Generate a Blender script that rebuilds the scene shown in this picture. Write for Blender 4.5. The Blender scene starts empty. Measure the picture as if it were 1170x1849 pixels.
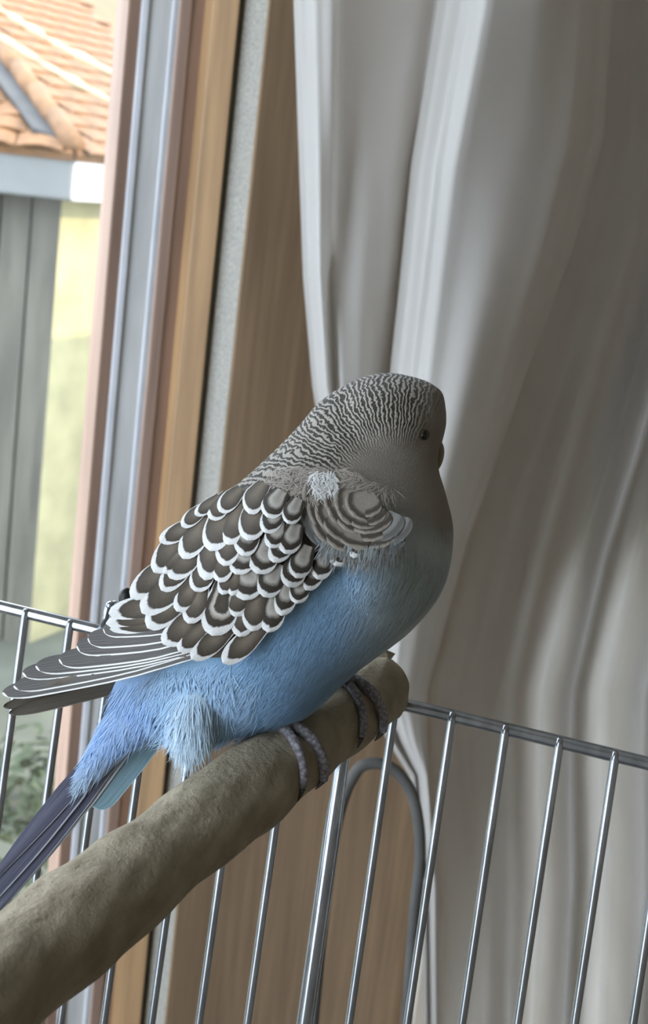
import bpy, bmesh, math, random
import numpy as np
from mathutils import Vector, Matrix
from mathutils.bvhtree import BVHTree

random.seed(7); rng = np.random.default_rng(7)
SC = bpy.context.scene
COL = SC.collection
R = math.radians

# ------------------------------------------------------------------ camera
F, CX, CY = 2400.0, 585.0, 810.0            # focal length and principal point, pixels of the 1170 x 1849 frame
CAM = Vector((0, 0, 1.30))
ROT = Matrix.Rotation(R(90 - 11.6), 3, 'X') @ Matrix.Rotation(R(6.7), 3, 'Z')
cd = bpy.data.cameras.new('camera'); cam = bpy.data.objects.new('camera', cd); COL.objects.link(cam)
cd.sensor_fit = 'VERTICAL'; cd.sensor_height = 36.0; cd.lens = F / 1849 * 36
cd.shift_y = -(924.5 - CY) / 1849
cd.clip_start = 0.005; cd.clip_end = 200
cam.matrix_world = Matrix.Translation(CAM) @ ROT.to_4x4()
cd.dof.use_dof = True; cd.dof.focus_distance = 0.228; cd.dof.aperture_fstop = 48
SC.camera = cam

# ------------------------------------------------------------------ sky, sun, exposure
wd = bpy.data.worlds.new('sky'); SC.world = wd; wd.use_nodes = True
bg = wd.node_tree.nodes['Background']
bg.inputs[0].default_value = (0.76, 0.87, 1.0, 1); bg.inputs[1].default_value = 5.5
sd = bpy.data.lights.new('sun', 'SUN'); sun = bpy.data.objects.new('sun', sd); COL.objects.link(sun)
sd.energy = 4.2; sd.color = (1.0, 0.78, 0.40); sd.angle = R(0.6)
SUN = Vector((0.85, 0.20, 0.42)).normalized()
sun.rotation_euler = SUN.to_track_quat('Z', 'Y').to_euler(); sun.location = (6, 2, 6)
SC.view_settings.view_transform = 'Standard'; SC.view_settings.look = 'None'
SC.view_settings.exposure = 0.22; SC.view_settings.gamma = 1.0
SC.view_settings.use_curve_mapping = False
THETA = R(38)                                # heading of the window wall

# ------------------------------------------------------------------ helpers
def P(px, py, z):
    """point seen at a pixel, z metres along the viewing axis"""
    return CAM + ROT @ Vector(((px - CX) / F * z, -(py - CY) / F * z, -z))
def ray(px, py):
    return (ROT @ Vector(((px - CX) / F, -(py - CY) / F, -1.0)))
def hit(px, py, p0, n):
    d = ray(px, py); return CAM + d * ((p0 - CAM).dot(n) / d.dot(n))
ORG = {}
def lin(c):
    return tuple(((v / 255) / 12.92 if v / 255 <= 0.04045 else ((v / 255 + 0.055) / 1.055) ** 2.4) for v in c) + (1,)
def tag(o, label=None, cat=None, group=None, kind=None):
    if label: o['label'] = label
    if cat: o['category'] = cat
    if group: o['group'] = group
    if kind: o['kind'] = kind
    return o
def empty(name, loc):
    o = bpy.data.objects.new(name, None); COL.objects.link(o); o.location = loc
    o.empty_display_size = 0.01; ORG[o] = Vector(loc); return o
def mk(name, verts, faces, mat, parent=None, smooth=True, origin=None, uvs=None, cols=None, attrs=None):
    """one mesh object from world-space vertices"""
    base = ORG[parent] if parent else Vector(origin if origin is not None else (0, 0, 0))
    v = np.asarray([tuple(p) for p in verts], dtype=float) - np.array(base)
    me = bpy.data.meshes.new(name); me.from_pydata(v.tolist(), [], [tuple(int(i) for i in f) for f in faces])
    if uvs is not None:
        uvs = np.asarray(uvs, dtype=np.float32); l = me.uv_layers.new(name='UVMap')
        li = np.empty(len(me.loops), dtype=np.int32); me.loops.foreach_get('vertex_index', li)
        l.data.foreach_set('uv', uvs[li].ravel())
    if cols is not None:
        a = me.color_attributes.new('Col', 'FLOAT_COLOR', 'POINT')
        c = np.ones((len(v), 4), dtype=np.float32); c[:, :3] = np.asarray(cols)[:, :3]
        a.data.foreach_set('color', c.ravel())
    for k, d in (attrs or {}).items():
        d = np.asarray(d, dtype=np.float32)
        if d.ndim == 1:
            a = me.attributes.new(k, 'FLOAT', 'POINT'); a.data.foreach_set('value', d)
        else:
            a = me.attributes.new(k, 'FLOAT_VECTOR', 'POINT'); a.data.foreach_set('vector', d.ravel())
    me.materials.append(mat)
    if smooth: me.shade_smooth()
    me.validate(); me.update()
    o = bpy.data.objects.new(name, me); COL.objects.link(o)
    if parent: o.parent = parent; ORG[o] = Vector(base)
    else: o.location = base; ORG[o] = Vector(base)
    return o
def grid_faces(nr, nc, close_c=False):
    f = []
    for i in range(nr - 1):
        for j in range(nc if close_c else nc - 1):
            k = (j + 1) % nc
            f.append((i * nc + j, i * nc + k, (i + 1) * nc + k, (i + 1) * nc + j))
    return f
def tube(pts, rad, n=12, caps=True):
    """verts, faces of a tube along pts (world); rad a number or list"""
    pts = [Vector(p) for p in pts]; m = len(pts)
    rad = [rad] * m if not hasattr(rad, '__len__') else rad
    V, Fc = [], []
    up = None
    for i, p in enumerate(pts):
        t = (pts[min(i + 1, m - 1)] - pts[max(i - 1, 0)]).normalized()
        if up is None: up = t.orthogonal().normalized()
        up = (up - t * up.dot(t)).normalized(); s = t.cross(up)
        for k in range(n):
            a = 2 * math.pi * k / n; V.append(p + (up * math.cos(a) + s * math.sin(a)) * rad[i])
    Fc = grid_faces(m, n, True)
    if caps: Fc += [tuple(range(n))[::-1], tuple((m - 1) * n + k for k in range(n))]
    return V, Fc
def prism(poly, z0, z1):
    """vertical prism from a plan polygon"""
    n = len(poly); V = [Vector((p[0], p[1], z0)) for p in poly] + [Vector((p[0], p[1], z1)) for p in poly]
    Fc = [tuple(range(n))[::-1], tuple(range(n, 2 * n))] + [(i, (i + 1) % n, n + (i + 1) % n, n + i) for i in range(n)]
    return V, Fc
def boxv(o, ex, ey, ez):
    """box from a corner and three edge vectors"""
    o, ex, ey, ez = map(Vector, (o, ex, ey, ez))
    V = [o, o + ex, o + ex + ey, o + ey, o + ez, o + ex + ez, o + ex + ey + ez, o + ey + ez]
    return V, [(0, 3, 2, 1), (4, 5, 6, 7), (0, 1, 5, 4), (1, 2, 6, 5), (2, 3, 7, 6), (3, 0, 4, 7)]
def bevel(o, w, seg=2):
    m = o.modifiers.new('bevel', 'BEVEL'); m.width = w; m.segments = seg; m.limit_method = 'ANGLE'; m.angle_limit = R(35)
    return o
def catmull(pts, n):
    pts = np.asarray(pts, float); m = len(pts); out = []
    for t in np.linspace(0, m - 1, n):
        i = min(int(t), m - 2); f = t - i
        p0, p1, p2, p3 = pts[max(i - 1, 0)], pts[i], pts[i + 1], pts[min(i + 2, m - 1)]
        out.append(0.5 * ((2 * p1) + (-p0 + p2) * f + (2 * p0 - 5 * p1 + 4 * p2 - p3) * f * f + (-p0 + 3 * p1 - 3 * p2 + p3) * f ** 3))
    return np.array(out)

# ------------------------------------------------------------------ materials
class NT:
    def __init__(s, name):
        s.m = bpy.data.materials.new(name); s.m.use_nodes = True; s.t = s.m.node_tree
        s.b = s.t.nodes['Principled BSDF']; s.out = s.t.nodes['Material Output']
    def n(s, typ, **kw):
        x = s.t.nodes.new(typ)
        for k, v in kw.items(): setattr(x, k, v)
        return x
    def l(s, a, b): s.t.links.new(a, b)
    def math(s, op, a, b=None, c=None, clamp=False):
        x = s.n('ShaderNodeMath', operation=op); x.use_clamp = clamp
        for i, v in enumerate((a, b, c)):
            if v is None: continue
            if isinstance(v, (int, float)): x.inputs[i].default_value = v
            else: s.l(v, x.inputs[i])
        return x.outputs[0]
    def ramp(s, fac, stops, interp='LINEAR'):
        x = s.n('ShaderNodeValToRGB'); x.color_ramp.interpolation = interp; e = x.color_ramp.elements
        while len(e) < len(stops): e.new(0.5)
        for i, (p, c) in enumerate(stops): e[i].position = p; e[i].color = c if len(c) == 4 else lin(c)
        s.l(fac, x.inputs[0]); return x.outputs[0]
    def noise(s, scale, detail=3, vec=None, rough=0.5, dist=0.0):
        x = s.n('ShaderNodeTexNoise'); x.inputs['Scale'].default_value = scale
        x.inputs['Detail'].default_value = detail; x.inputs['Roughness'].default_value = rough; x.inputs['Distortion'].default_value = dist
        if vec is not None: s.l(vec, x.inputs['Vector'])
        return x.outputs[0]
    def obj(s, sc=(1, 1, 1)):
        c = s.n('ShaderNodeTexCoord'); mp = s.n('ShaderNodeMapping'); mp.inputs['Scale'].default_value = sc
        s.l(c.outputs['Object'], mp.inputs[0]); return mp.outputs[0]
    def mix(s, fac, a, b, blend='MIX'):
        x = s.n('ShaderNodeMix', data_type='RGBA', blend_type=blend)
        for i, v in ((0, fac), (6, a), (7, b)):
            if isinstance(v, (int, float)): x.inputs[i].default_value = v
            elif isinstance(v, tuple): x.inputs[i].default_value = v if len(v) == 4 else lin(v)
            else: s.l(v, x.inputs[i])
        return x.outputs[2]
    def bump(s, h, strength=0.3, dist=0.001):
        x = s.n('ShaderNodeBump'); x.inputs['Strength'].default_value = strength; x.inputs['Distance'].default_value = dist
        s.l(h, x.inputs['Height']); s.l(x.outputs[0], s.b.inputs['Normal'])
    def set(s, **kw):
        for k, v in kw.items():
            k = {'rough': 'Roughness', 'metal': 'Metallic', 'spec': 'Specular IOR Level', 'color': 'Base Color',
                 'sheen': 'Sheen Weight', 'coat': 'Coat Weight'}[k]
            if isinstance(v, tuple): s.b.inputs[k].default_value = v if len(v) == 4 else lin(v)
            elif isinstance(v, (int, float)): s.b.inputs[k].default_value = v
            else: s.l(v, s.b.inputs[k])
        return s
def simple(name, c, rough=0.6, var=0.12, scale=40, metal=0.0, spec=0.4, bump=0.0, stretch=(1, 1, 1)):
    t = NT(name); v = t.obj(stretch); nz = t.noise(scale, 4, v)
    d = tuple(max(0, x * (1 - var)) for x in c); u = tuple(min(255, x * (1 + var)) for x in c)
    t.set(color=t.ramp(nz, [(0.25, d), (0.75, u)]), rough=rough, metal=metal, spec=spec)
    if bump: t.bump(nz, bump, 0.002)
    return t.m

M = {}
M['plaster'] = simple('plaster', (236, 228, 214), 0.85, 0.03, 12)
M['floor'] = simple('floor_wood', (188, 170, 150), 0.5, 0.2, 8, stretch=(1, 8, 1))
M['brown_timber'] = simple('brown_timber', (168, 142, 114), 0.5, 0.10, 30, stretch=(6, 6, 0.35))
M['pink_timber'] = simple('pinkish_timber', (196, 168, 152), 0.55, 0.10, 30, stretch=(6, 6, 0.35))
M['dark_timber'] = simple('dark_timber', (176, 146, 128), 0.55, 0.10, 30, stretch=(6, 6, 0.35))
M['tan_timber'] = simple('tan_timber', (186, 150, 110), 0.4, 0.12, 34, stretch=(6, 6, 0.3))
M['aluminium'] = simple('aluminium', (206, 206, 204), 0.42, 0.18, 16, stretch=(4, 4, 0.5))
M['bright_edge'] = simple('bright_aluminium', (236, 238, 244), 0.3, 0.05, 30)
M['groove'] = simple('groove_seal', (86, 80, 66), 0.8, 0.15, 60)
M['brush_seal'] = simple('brush_seal', (228, 226, 216), 0.85, 0.10, 900, bump=0.3)
M['fascia'] = simple('fascia_shade_grey', (118, 119, 117), 0.55, 0.04, 6)  # gutter paint with the shade of its left side put into the grey
M['render_wall'] = simple('house_render', (176, 168, 130), 0.8, 0.10, 5)
M['clad'] = simple('wall_boards', (92, 89, 80), 0.8, 0.14, 4, stretch=(5, 5, .5))
M['tile'] = simple('terracotta', (126, 92, 62), 0.75, 0.14, 12)
M['tile_ridge'] = simple('ridge_terracotta', (130, 98, 70), 0.75, 0.14, 12)
M['lead'] = simple('valley_lead', (60, 60, 60), 0.6, 0.15, 8)
M['cable'] = simple('cable_sheath', (176, 158, 122), 0.5, 0.2, 6)
M['ground'] = simple('yard_ground', (88, 90, 80), 0.9, 0.12, 3)
M['fence'] = simple('shade_fence_boards', (140, 136, 122), 0.85, 0.15, 5, stretch=(6, 6, .6))
M['leaf'] = simple('shrub_leaf', (70, 78, 58), 0.7, 0.2, 9)
M['stem'] = simple('shrub_stem', (80, 70, 52), 0.8)
M['white_plastic'] = simple('white_plastic', (232, 234, 238), 0.35, 0.02)
M['black_plastic'] = simple('black_plastic', (30, 29, 28), 0.4, 0.1)
M['cord'] = simple('grey_cord', (88, 87, 84), 0.6, 0.1, 80)
M['beak'] = simple('beak_horn', (128, 116, 92), 0.4, 0.1, 300)
M['claw'] = simple('claw_horn', (70, 64, 58), 0.4, 0.1)
t = NT('bird_skin'); v = t.obj(); w_ = t.n('ShaderNodeTexVoronoi'); w_.inputs['Scale'].default_value = 1500; t.l(v, w_.inputs[0])
t.set(color=t.ramp(w_.outputs[0], [(0.1, (172, 168, 172)), (0.7, (120, 116, 120))]), rough=0.6); t.bump(w_.outputs[0], 0.4, 0.0006); M['skin'] = t.m
t = NT('steel_wire'); v = t.obj((1, 1, 0.25)); nz = t.noise(400, 4, v)
t.set(color=t.ramp(nz, [(0.3, (150, 155, 160)), (0.7, (182, 186, 190))]), rough=t.ramp(nz, [(0.3, (95, 95, 95)), (0.7, (125, 125, 125))]), metal=0.8); M['wire'] = t.m
t = NT('eye'); t.set(color=(16, 14, 13), rough=0.08, coat=0.5); M['eye'] = t.m
# window glass: clear pane with a reflection and some dust streaks that also hold painted-in haze
t = NT('glass'); tr = t.n('ShaderNodeBsdfTransparent'); gl = t.n('ShaderNodeBsdfGlossy'); gl.inputs['Roughness'].default_value = 0.03
df = t.n('ShaderNodeBsdfDiffuse'); df.inputs[0].default_value = (0.8, 0.82, 0.8, 1)
fr = t.n('ShaderNodeFresnel'); fr.inputs[0].default_value = 1.45
mx = t.n('ShaderNodeMixShader'); t.l(fr.outputs[0], mx.inputs[0]); t.l(tr.outputs[0], mx.inputs[1]); t.l(gl.outputs[0], mx.inputs[2])
v = t.obj((5, 5, 1.2)); dust_haze = t.ramp(t.noise(2.5, 3, v, dist=1.0), [(0.45, (0.0, 0, 0, 1)), (0.75, (0.10, 0.10, 0.10, 1))])
m2 = t.n('ShaderNodeMixShader'); t.l(dust_haze, m2.inputs[0]); t.l(mx.outputs[0], m2.inputs[1]); t.l(df.outputs[0], m2.inputs[2]); t.l(m2.outputs[0], t.out.inputs[0]); M['glass'] = t.m
# curtain cloth: woven, lets some daylight through
t = NT('curtain_cloth'); v = t.obj(); weave = t.noise(1800, 2, v); big = t.noise(14, 3, v)
cc = t.mix(t.ramp(big, [(0.3, (0, 0, 0, 1)), (0.7, (1, 1, 1, 1))]), (232, 228, 222), (238, 235, 230))
d1 = t.n('ShaderNodeBsdfDiffuse'); t2 = t.n('ShaderNodeBsdfTranslucent'); t.l(cc, d1.inputs[0]); t.l(cc, t2.inputs[0])
bp = t.n('ShaderNodeBump'); bp.inputs['Strength'].default_value = 0.12; bp.inputs['Distance'].default_value = 0.0006; t.l(weave, bp.inputs['Height']); t.l(bp.outputs[0], d1.inputs['Normal'])
mx = t.n('ShaderNodeMixShader'); mx.inputs[0].default_value = 0.31; t.l(d1.outputs[0], mx.inputs[1]); t.l(t2.outputs[0], mx.inputs[2]); t.l(mx.outputs[0], t.out.inputs[0]); M['curtain'] = t.m
t = NT('light_blind_cloth'); d1 = t.n('ShaderNodeBsdfDiffuse'); t2 = t.n('ShaderNodeBsdfTranslucent'); d1.inputs[0].default_value = t2.inputs[0].default_value = lin((150, 146, 144))  # cloth of the added blind over the upper pane
mx = t.n('ShaderNodeMixShader'); mx.inputs[0].default_value = 0.4; t.l(d1.outputs[0], mx.inputs[1]); t.l(t2.outputs[0], mx.inputs[2]); t.l(mx.outputs[0], t.out.inputs[0]); M['blind'] = t.m
# perch: pale sanded branch with rough bark relief
t = NT('perch_wood'); v = t.obj(); n1 = t.noise(700, 6, v, 0.65); n2 = t.noise(170, 4, v)
t.set(color=t.mix(t.ramp(n2, [(0.35, (0, 0, 0, 1)), (0.7, (1, 1, 1, 1))]), (186, 174, 150), (160, 148, 126)), rough=0.85, spec=0.2)
hh = t.math('ADD', n1, t.math('MULTIPLY', n2, 1.2)); t.bump(hh, 0.8, 0.0012); M['perch'] = t.m

# feather materials driven by the feather's own uv (x across, y along)
def feather_mat(name, stops, t0=0.42, side=0.86, tipw=1.0, barb=0.10):
    t = NT(name); uv = t.n('ShaderNodeUVMap'); uv.uv_map = 'UVMap'
    sx = t.n('ShaderNodeSeparateXYZ'); t.l(uv.outputs[0], sx.inputs[0])
    oi = t.n('ShaderNodeObjectInfo')
    mp = t.n('ShaderNodeCombineXYZ')
    au = t.math('ABSOLUTE', t.math('MULTIPLY_ADD', sx.outputs[0], 2.0, -1.0))
    t.l(t.math('MULTIPLY', au, 2.2), mp.inputs[0]); t.l(t.math('MULTIPLY_ADD', au, -9.0, t.math('MULTIPLY', sx.outputs[1], 42.0)), mp.inputs[1]); t.l(t.math('MULTIPLY', oi.outputs['Random'], 40.0), mp.inputs[2])
    barbs = t.noise(1.0, 3, mp.outputs[0], 0.6)
    mp2 = t.n('ShaderNodeCombineXYZ'); t.l(t.math('MULTIPLY', sx.outputs[0], 3.0), mp2.inputs[0]); t.l(t.math('MULTIPLY', sx.outputs[1], 3.0), mp2.inputs[1]); t.l(t.math('MULTIPLY', oi.outputs['Random'], 90.0), mp2.inputs[2])
    blot = t.noise(1.0, 2, mp2.outputs[0])
    tip = t.math('MULTIPLY', t.math('SUBTRACT', sx.outputs[1], t0, clamp=True), tipw / (1 - t0))
    r = t.math('SQRT', t.math('ADD', t.math('POWER', t.math('MULTIPLY', au, side), 2.6), t.math('POWER', tip, 2.0)))
    r = t.math('ADD', r, t.math('MULTIPLY', t.math('SUBTRACT', barbs, 0.5), 0.08))
    r = t.math('ADD', r, t.math('MULTIPLY', t.math('SUBTRACT', blot, 0.5), 0.22))
    c = t.ramp(r, stops)
    c = t.mix(1.0, c, t.ramp(barbs, [(0.25, (1 - barb * 2,) * 3 + (1,)), (0.75, (1, 1, 1, 1))]), 'MULTIPLY')
    t.set(color=c, rough=0.7, spec=0.2, sheen=0.15); t.bump(barbs, 0.25, 0.0004)
    return t.m
W = (232, 230, 226)
M['covert'] = feather_mat('covert_feather', [(0.0, (124, 112, 98)), (0.40, (92, 83, 71)), (0.72, (70, 62, 52)), (0.78, W), (1.0, W)])
M['covert_chevron'] = feather_mat('covert_chevron', [(0.0, (76, 68, 56)), (0.22, (66, 58, 48)), (0.30, (196, 190, 180)), (0.40, (168, 160, 148)), (0.50, (66, 58, 48)), (0.70, (56, 50, 42)), (0.76, W), (1.0, W)])
M['barred'] = feather_mat('barred_shoulder_feather', [(0.0, (150, 142, 130)), (0.46, (146, 138, 126)), (0.60, (84, 76, 66)), (0.76, (78, 70, 60)), (0.86, (152, 144, 132)), (1.0, (166, 158, 146))], t0=0.25, side=0.62)
M['barred_soft'] = feather_mat('soft_shoulder_feather', [(0.0, (150, 152, 150)), (0.50, (140, 140, 136)), (0.64, (104, 100, 94)), (0.78, (104, 102, 98)), (0.90, (118, 120, 118)), (1.0, (122, 126, 126))], t0=0.25, side=0.62)
M['pale'] = feather_mat('pale_fringe_feather', [(0.0, (150, 143, 133)), (0.30, (184, 178, 168)), (0.50, (62, 55, 46)), (0.74, (58, 52, 44)), (0.80, W), (1.0, W)], t0=0.36, side=0.80)
def flight_mat(name, c0, c1, edge, wline=0.08, tipw=0.012):
    t = NT(name); uv = t.n('ShaderNodeUVMap'); uv.uv_map = 'UVMap'; sx = t.n('ShaderNodeSeparateXYZ'); t.l(uv.outputs[0], sx.inputs[0])
    mp = t.n('ShaderNodeCombineXYZ'); t.l(t.math('MULTIPLY', sx.outputs[0], 14.0), mp.inputs[0]); t.l(t.math('MULTIPLY_ADD', sx.outputs[0], 6.0, t.math('MULTIPLY', sx.outputs[1], 3.0)), mp.inputs[1])
    st = t.noise(1.0, 4, mp.outputs[0])
    base = t.ramp(st, [(0.3, c0), (0.7, c1)])
    # pale outline along the lower vane edge and round the tip
    e1 = t.math('LESS_THAN', sx.outputs[0], wline)
    tipd = t.math('GREATER_THAN', t.math('ADD', sx.outputs[1], t.math('MULTIPLY', t.math('SUBTRACT', 0.5, sx.outputs[0]), 0.03)), 1 - tipw)
    tipd = t.math('MULTIPLY', tipd, t.math('LESS_THAN', sx.outputs[0], 0.8))
    e = t.math('MAXIMUM', e1, tipd)
    t.set(color=t.mix(e, base, edge), rough=0.55, spec=0.3); t.bump(st, 0.2, 0.0004); return t.m
M['flight'] = flight_mat('flight_feather', (82, 78, 74), (108, 105, 102), (240, 238, 232))
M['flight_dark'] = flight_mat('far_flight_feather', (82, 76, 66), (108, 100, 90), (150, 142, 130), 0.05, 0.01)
M['tail'] = flight_mat('tail_feather', (72, 72, 88), (104, 104, 122), (170, 172, 178), 0.06, 0.01)
M['tail_pale'] = flight_mat('pale_tail_feather', (128, 134, 146), (172, 178, 188), (210, 214, 218), 0.1, 0.01)
M['tail_teal'] = flight_mat('teal_tail_feather', (112, 140, 150), (132, 160, 170), (170, 190, 196), 0.02, 0.01)
M['under_wing'] = simple('wing_underlay', (112, 104, 94), 0.8, 0.1, 300)
# plumage: colour attribute, head bars from the bar-angle attribute
t = NT('plumage_body'); at = t.n('ShaderNodeAttribute'); at.attribute_name = 'Col'
a1 = t.n('ShaderNodeAttribute'); a1.attribute_name = 'bar'; a2 = t.n('ShaderNodeAttribute'); a2.attribute_name = 'barmask'
a3 = t.n('ShaderNodeAttribute'); a3.attribute_name = 'bird'
nA = t.noise(0.022, 3, a3.outputs['Vector']); nB = t.noise(0.11, 3, a3.outputs['Vector'])
ph = t.math('ADD', a1.outputs['Fac'], t.math('MULTIPLY', t.math('SUBTRACT', nA, 0.5), 3.2)); ph = t.math('ADD', ph, t.math('MULTIPLY', t.math('SUBTRACT', nB, 0.5), 1.5))
wv = t.math('MULTIPLY_ADD', t.math('SINE', t.math('MULTIPLY', ph, 2 * math.pi)), 0.5, 0.5)
th = t.math('ADD', wv, t.math('MULTIPLY', t.math('SUBTRACT', nB, 0.5), 0.5))
barc = t.ramp(th, [(0.44, (56, 50, 43)), (0.66, (176, 170, 158))])
msk = t.math('MULTIPLY', a2.outputs['Fac'], 1.0)
col = t.mix(msk, at.outputs['Color'], barc)
fine = t.noise(0.35, 4, a3.outputs['Vector'])
col = t.mix(1.0, col, t.ramp(fine, [(0.3, (0.86, 0.86, 0.86, 1)), (0.7, (1, 1, 1, 1))]), 'MULTIPLY')
t.set(color=col, rough=0.85, spec=0.15, sheen=0.2)
hgt = t.math('ADD', t.math('MULTIPLY', t.math('MULTIPLY', wv, msk), 0.8), t.math('MULTIPLY', fine, 0.5)); t.bump(hgt, 0.45, 0.0009); M['plumage'] = t.m
t = NT('plumage_barbs'); at = t.n('ShaderNodeAttribute'); at.attribute_name = 'Col'; t.set(color=at.outputs['Color'], rough=0.8, spec=0.15, sheen=0.2); M['barbs'] = t.m

# ------------------------------------------------------------------ window wall and room
U = Vector((math.cos(THETA), math.sin(THETA), 0)); N = Vector((math.sin(THETA), -math.cos(THETA), 0))   # along the wall, into the room
Z = Vector((0, 0, 1))
W0 = P(457, 300, 0.60); W0.z = 0                 # wall face origin: left edge of the brown board
def wu(px, py, n):
    """u position on the plane n metres in front of the wall face"""
    return (hit(px, py, W0 + N * n, N) - W0).dot(U)
def wp(u, n): return W0 + U * u + N * n
FLOOR, CEIL, SILL, HEAD = 0.0, 2.45, 0.72, 2.12
def wallbox(name, u0, u1, n0, n1, z0, z1, mat, parent=None, **kw):
    o_ = wp(u0, n0); o_.z = z0
    V, Fc = boxv(o_, U * (u1 - u0), N * (n1 - n0), Z * (z1 - z0)); return mk(name, V, Fc, mat, parent, smooth=False, **kw)
strips = [  # px at y=300: left, right, offset of left and right edge from the wall face, material, name
    (209, 233, -.034, -.034, 'dark_timber', 'outer_sash_stile'),
    (233, 241, -.033, -.032, 'bright_edge', 'track_lip'),
    (241, 288, -.034, -.030, 'aluminium', 'aluminium_track'),
    (288, 300, -.029, -.029, 'bright_edge', 'track_lip'),
    (300, 319, -.028, -.028, 'pink_timber', 'inner_bead'),
    (319, 347, -.029, -.029, 'dark_timber', 'sash_stile'),
    (347, 357, -.027, -.023, 'tan_timber', 'rounded_bead'),
    (357, 396, -.023, -.015, 'tan_timber', 'timber_stop'),
    (396, 414, -.0185, -.0185, 'groove', 'seal_groove'),
    (414, 457, -.018, -.0135, 'brush_seal', 'brush_seal_strip'),
    (457, 940, -.0125, -.0125, 'brown_timber', 'jamb_board')]
win = empty('window_1', (W0.x, W0.y, SILL)); tag(win, kind='structure', label='timber framed sliding window with aluminium track')
us = [wu(s[0], 300, s[2]) for s in strips] + [wu(940, 300, -.0125)]
for k, (x0, x1, nl, nr, m, nm) in enumerate(strips):
    u0 = us[k]; u1 = max(us[k + 1], wu(x1, 300, nr)) + (0.0004 if k < len(strips) - 1 else 0)
    V, Fc = prism([wp(u0, -0.046), wp(u1, -0.046), wp(u1, nr), wp(u0, nl)], SILL, HEAD)
    bevel(mk(nm, V, Fc, M[m], win, smooth=False), 0.0008)
UL, UR = us[0], us[-1]
LW, RW0, RW1 = UL - 0.95, UR + 0.012, UR + 1.25
mk('glass_pane', *boxv(wp(LW, -0.0385) + Z * SILL, U * (UL - LW + .002), N * 0.004, Z * (HEAD - SILL)), M['glass'], win, smooth=False)
mk('window_sill', *boxv(wp(LW - .05, -0.10) + Z * (SILL - .03), U * (UR - LW + .05), N * 0.115, Z * .03), M['brown_timber'], win, smooth=False)
mk('head_rail', *boxv(wp(LW, -0.085) + Z * HEAD, U * (UR - LW), N * 0.09, Z * .05), M['brown_timber'], win, smooth=False)
mk('sash_stile', *boxv(wp(LW - .06, -0.085) + Z * SILL, U * .06, N * 0.08, Z * (HEAD - SILL)), M['brown_timber'], win, smooth=False)
win2 = empty('window_2', (wp(RW0, 0).x, wp(RW0, 0).y, SILL)); tag(win2, kind='structure', label='window pane behind the drawn curtain')
mk('glass_pane', *boxv(wp(RW0, -0.070) + Z * SILL, U * (RW1 - RW0), N * 0.004, Z * (HEAD - SILL)), M['glass'], win2, smooth=False)
mk('sash_stile', *boxv(wp(RW0 - .012, -0.085) + Z * SILL, U * .014, N * 0.08, Z * (HEAD - SILL)), M['brown_timber'], win2, smooth=False)
mk('sash_stile', *boxv(wp(RW1, -0.085) + Z * SILL, U * .05, N * 0.08, Z * (HEAD - SILL)), M['brown_timber'], win2, smooth=False)
mk('added_light_blind', [wp(RW0 - .01, -0.058) + Z * 1.12, wp(RW1 + .01, -0.058) + Z * 1.12, wp(RW1 + .01, -0.058) + Z * HEAD, wp(RW0 - .01, -0.058) + Z * HEAD], [(0, 1, 2, 3)], M['blind'], win2, smooth=False)  # added unseen blind, dims the daylight on the upper curtain
wl, wr = LW - 0.06, RW1 + 0.05
WB = bmesh.new()
def addbox(bm, V, Fc):
    vs = [bm.verts.new(p) for p in V]
    for f in Fc: bm.faces.new([vs[i] for i in f])
for (a, b, c, d) in ((wl - .12, wr + 1.2, FLOOR, SILL - .03), (wl - .12, wr + 1.2, HEAD + .05, CEIL), (wl - .12, wl, SILL - .03, HEAD + .05), (wr, wr + 1.2, SILL - .03, HEAD + .05)):
    o_ = wp(a, -0.10); addbox(WB, *boxv(o_ + Z * c, U * (b - a), N * .10, Z * (d - c)))
addbox(WB, *boxv(wp(UR, -0.10) + Z * (SILL - .03), U * (RW0 - UR), N * .10, Z * (HEAD + .08 - SILL)))
me = bpy.data.meshes.new('wall_back'); WB.to_mesh(me); me.materials.append(M['plaster'])
o = bpy.data.objects.new('wall_back', me); COL.objects.link(o); tag(o, 'pale plaster wall around the window', kind='structure')
c0, c1 = wp(wl - .12, 0), wp(wr + 1.2, 0); DEP = 3.4
# left wall with an added unseen window for side daylight on the bird
LN0, LN1, LS, LH = .02, .74, .30, 2.30
WL = bmesh.new()
for (a, b, c, d) in ((0, LN0, FLOOR, CEIL), (LN1, DEP, FLOOR, CEIL), (LN0, LN1, FLOOR, LS), (LN0, LN1, LH, CEIL)):
    addbox(WL, *boxv(c0 + N * a + Z * c, -U * .1, N * (b - a), Z * (d - c)))
me = bpy.data.meshes.new('wall_left'); WL.to_mesh(me); me.materials.append(M['plaster'])
o = bpy.data.objects.new('wall_left', me); COL.objects.link(o); tag(o, 'pale plaster side wall with an added daylight opening', kind='structure')
win3 = empty('added_window', c0 + N * LN0 + Z * LS); tag(win3, kind='structure', label='added unseen window giving daylight from the side')
mk('glass_pane', *boxv(c0 + N * LN0 + Z * LS - U * .06, N * (LN1 - LN0), -U * .004, Z * (LH - LS)), M['glass'], win3, smooth=False)
for a, b, c, d in ((LN0, LN0 + .04, LS, LH), (LN1 - .04, LN1, LS, LH), (LN0, LN1, LS, LS + .04), (LN0, LN1, LH - .04, LH)):
    mk('frame_member', *boxv(c0 + N * a + Z * c - U * .09, N * (b - a), U * .08, Z * (d - c)), M['brown_timber'], win3, smooth=False)
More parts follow.
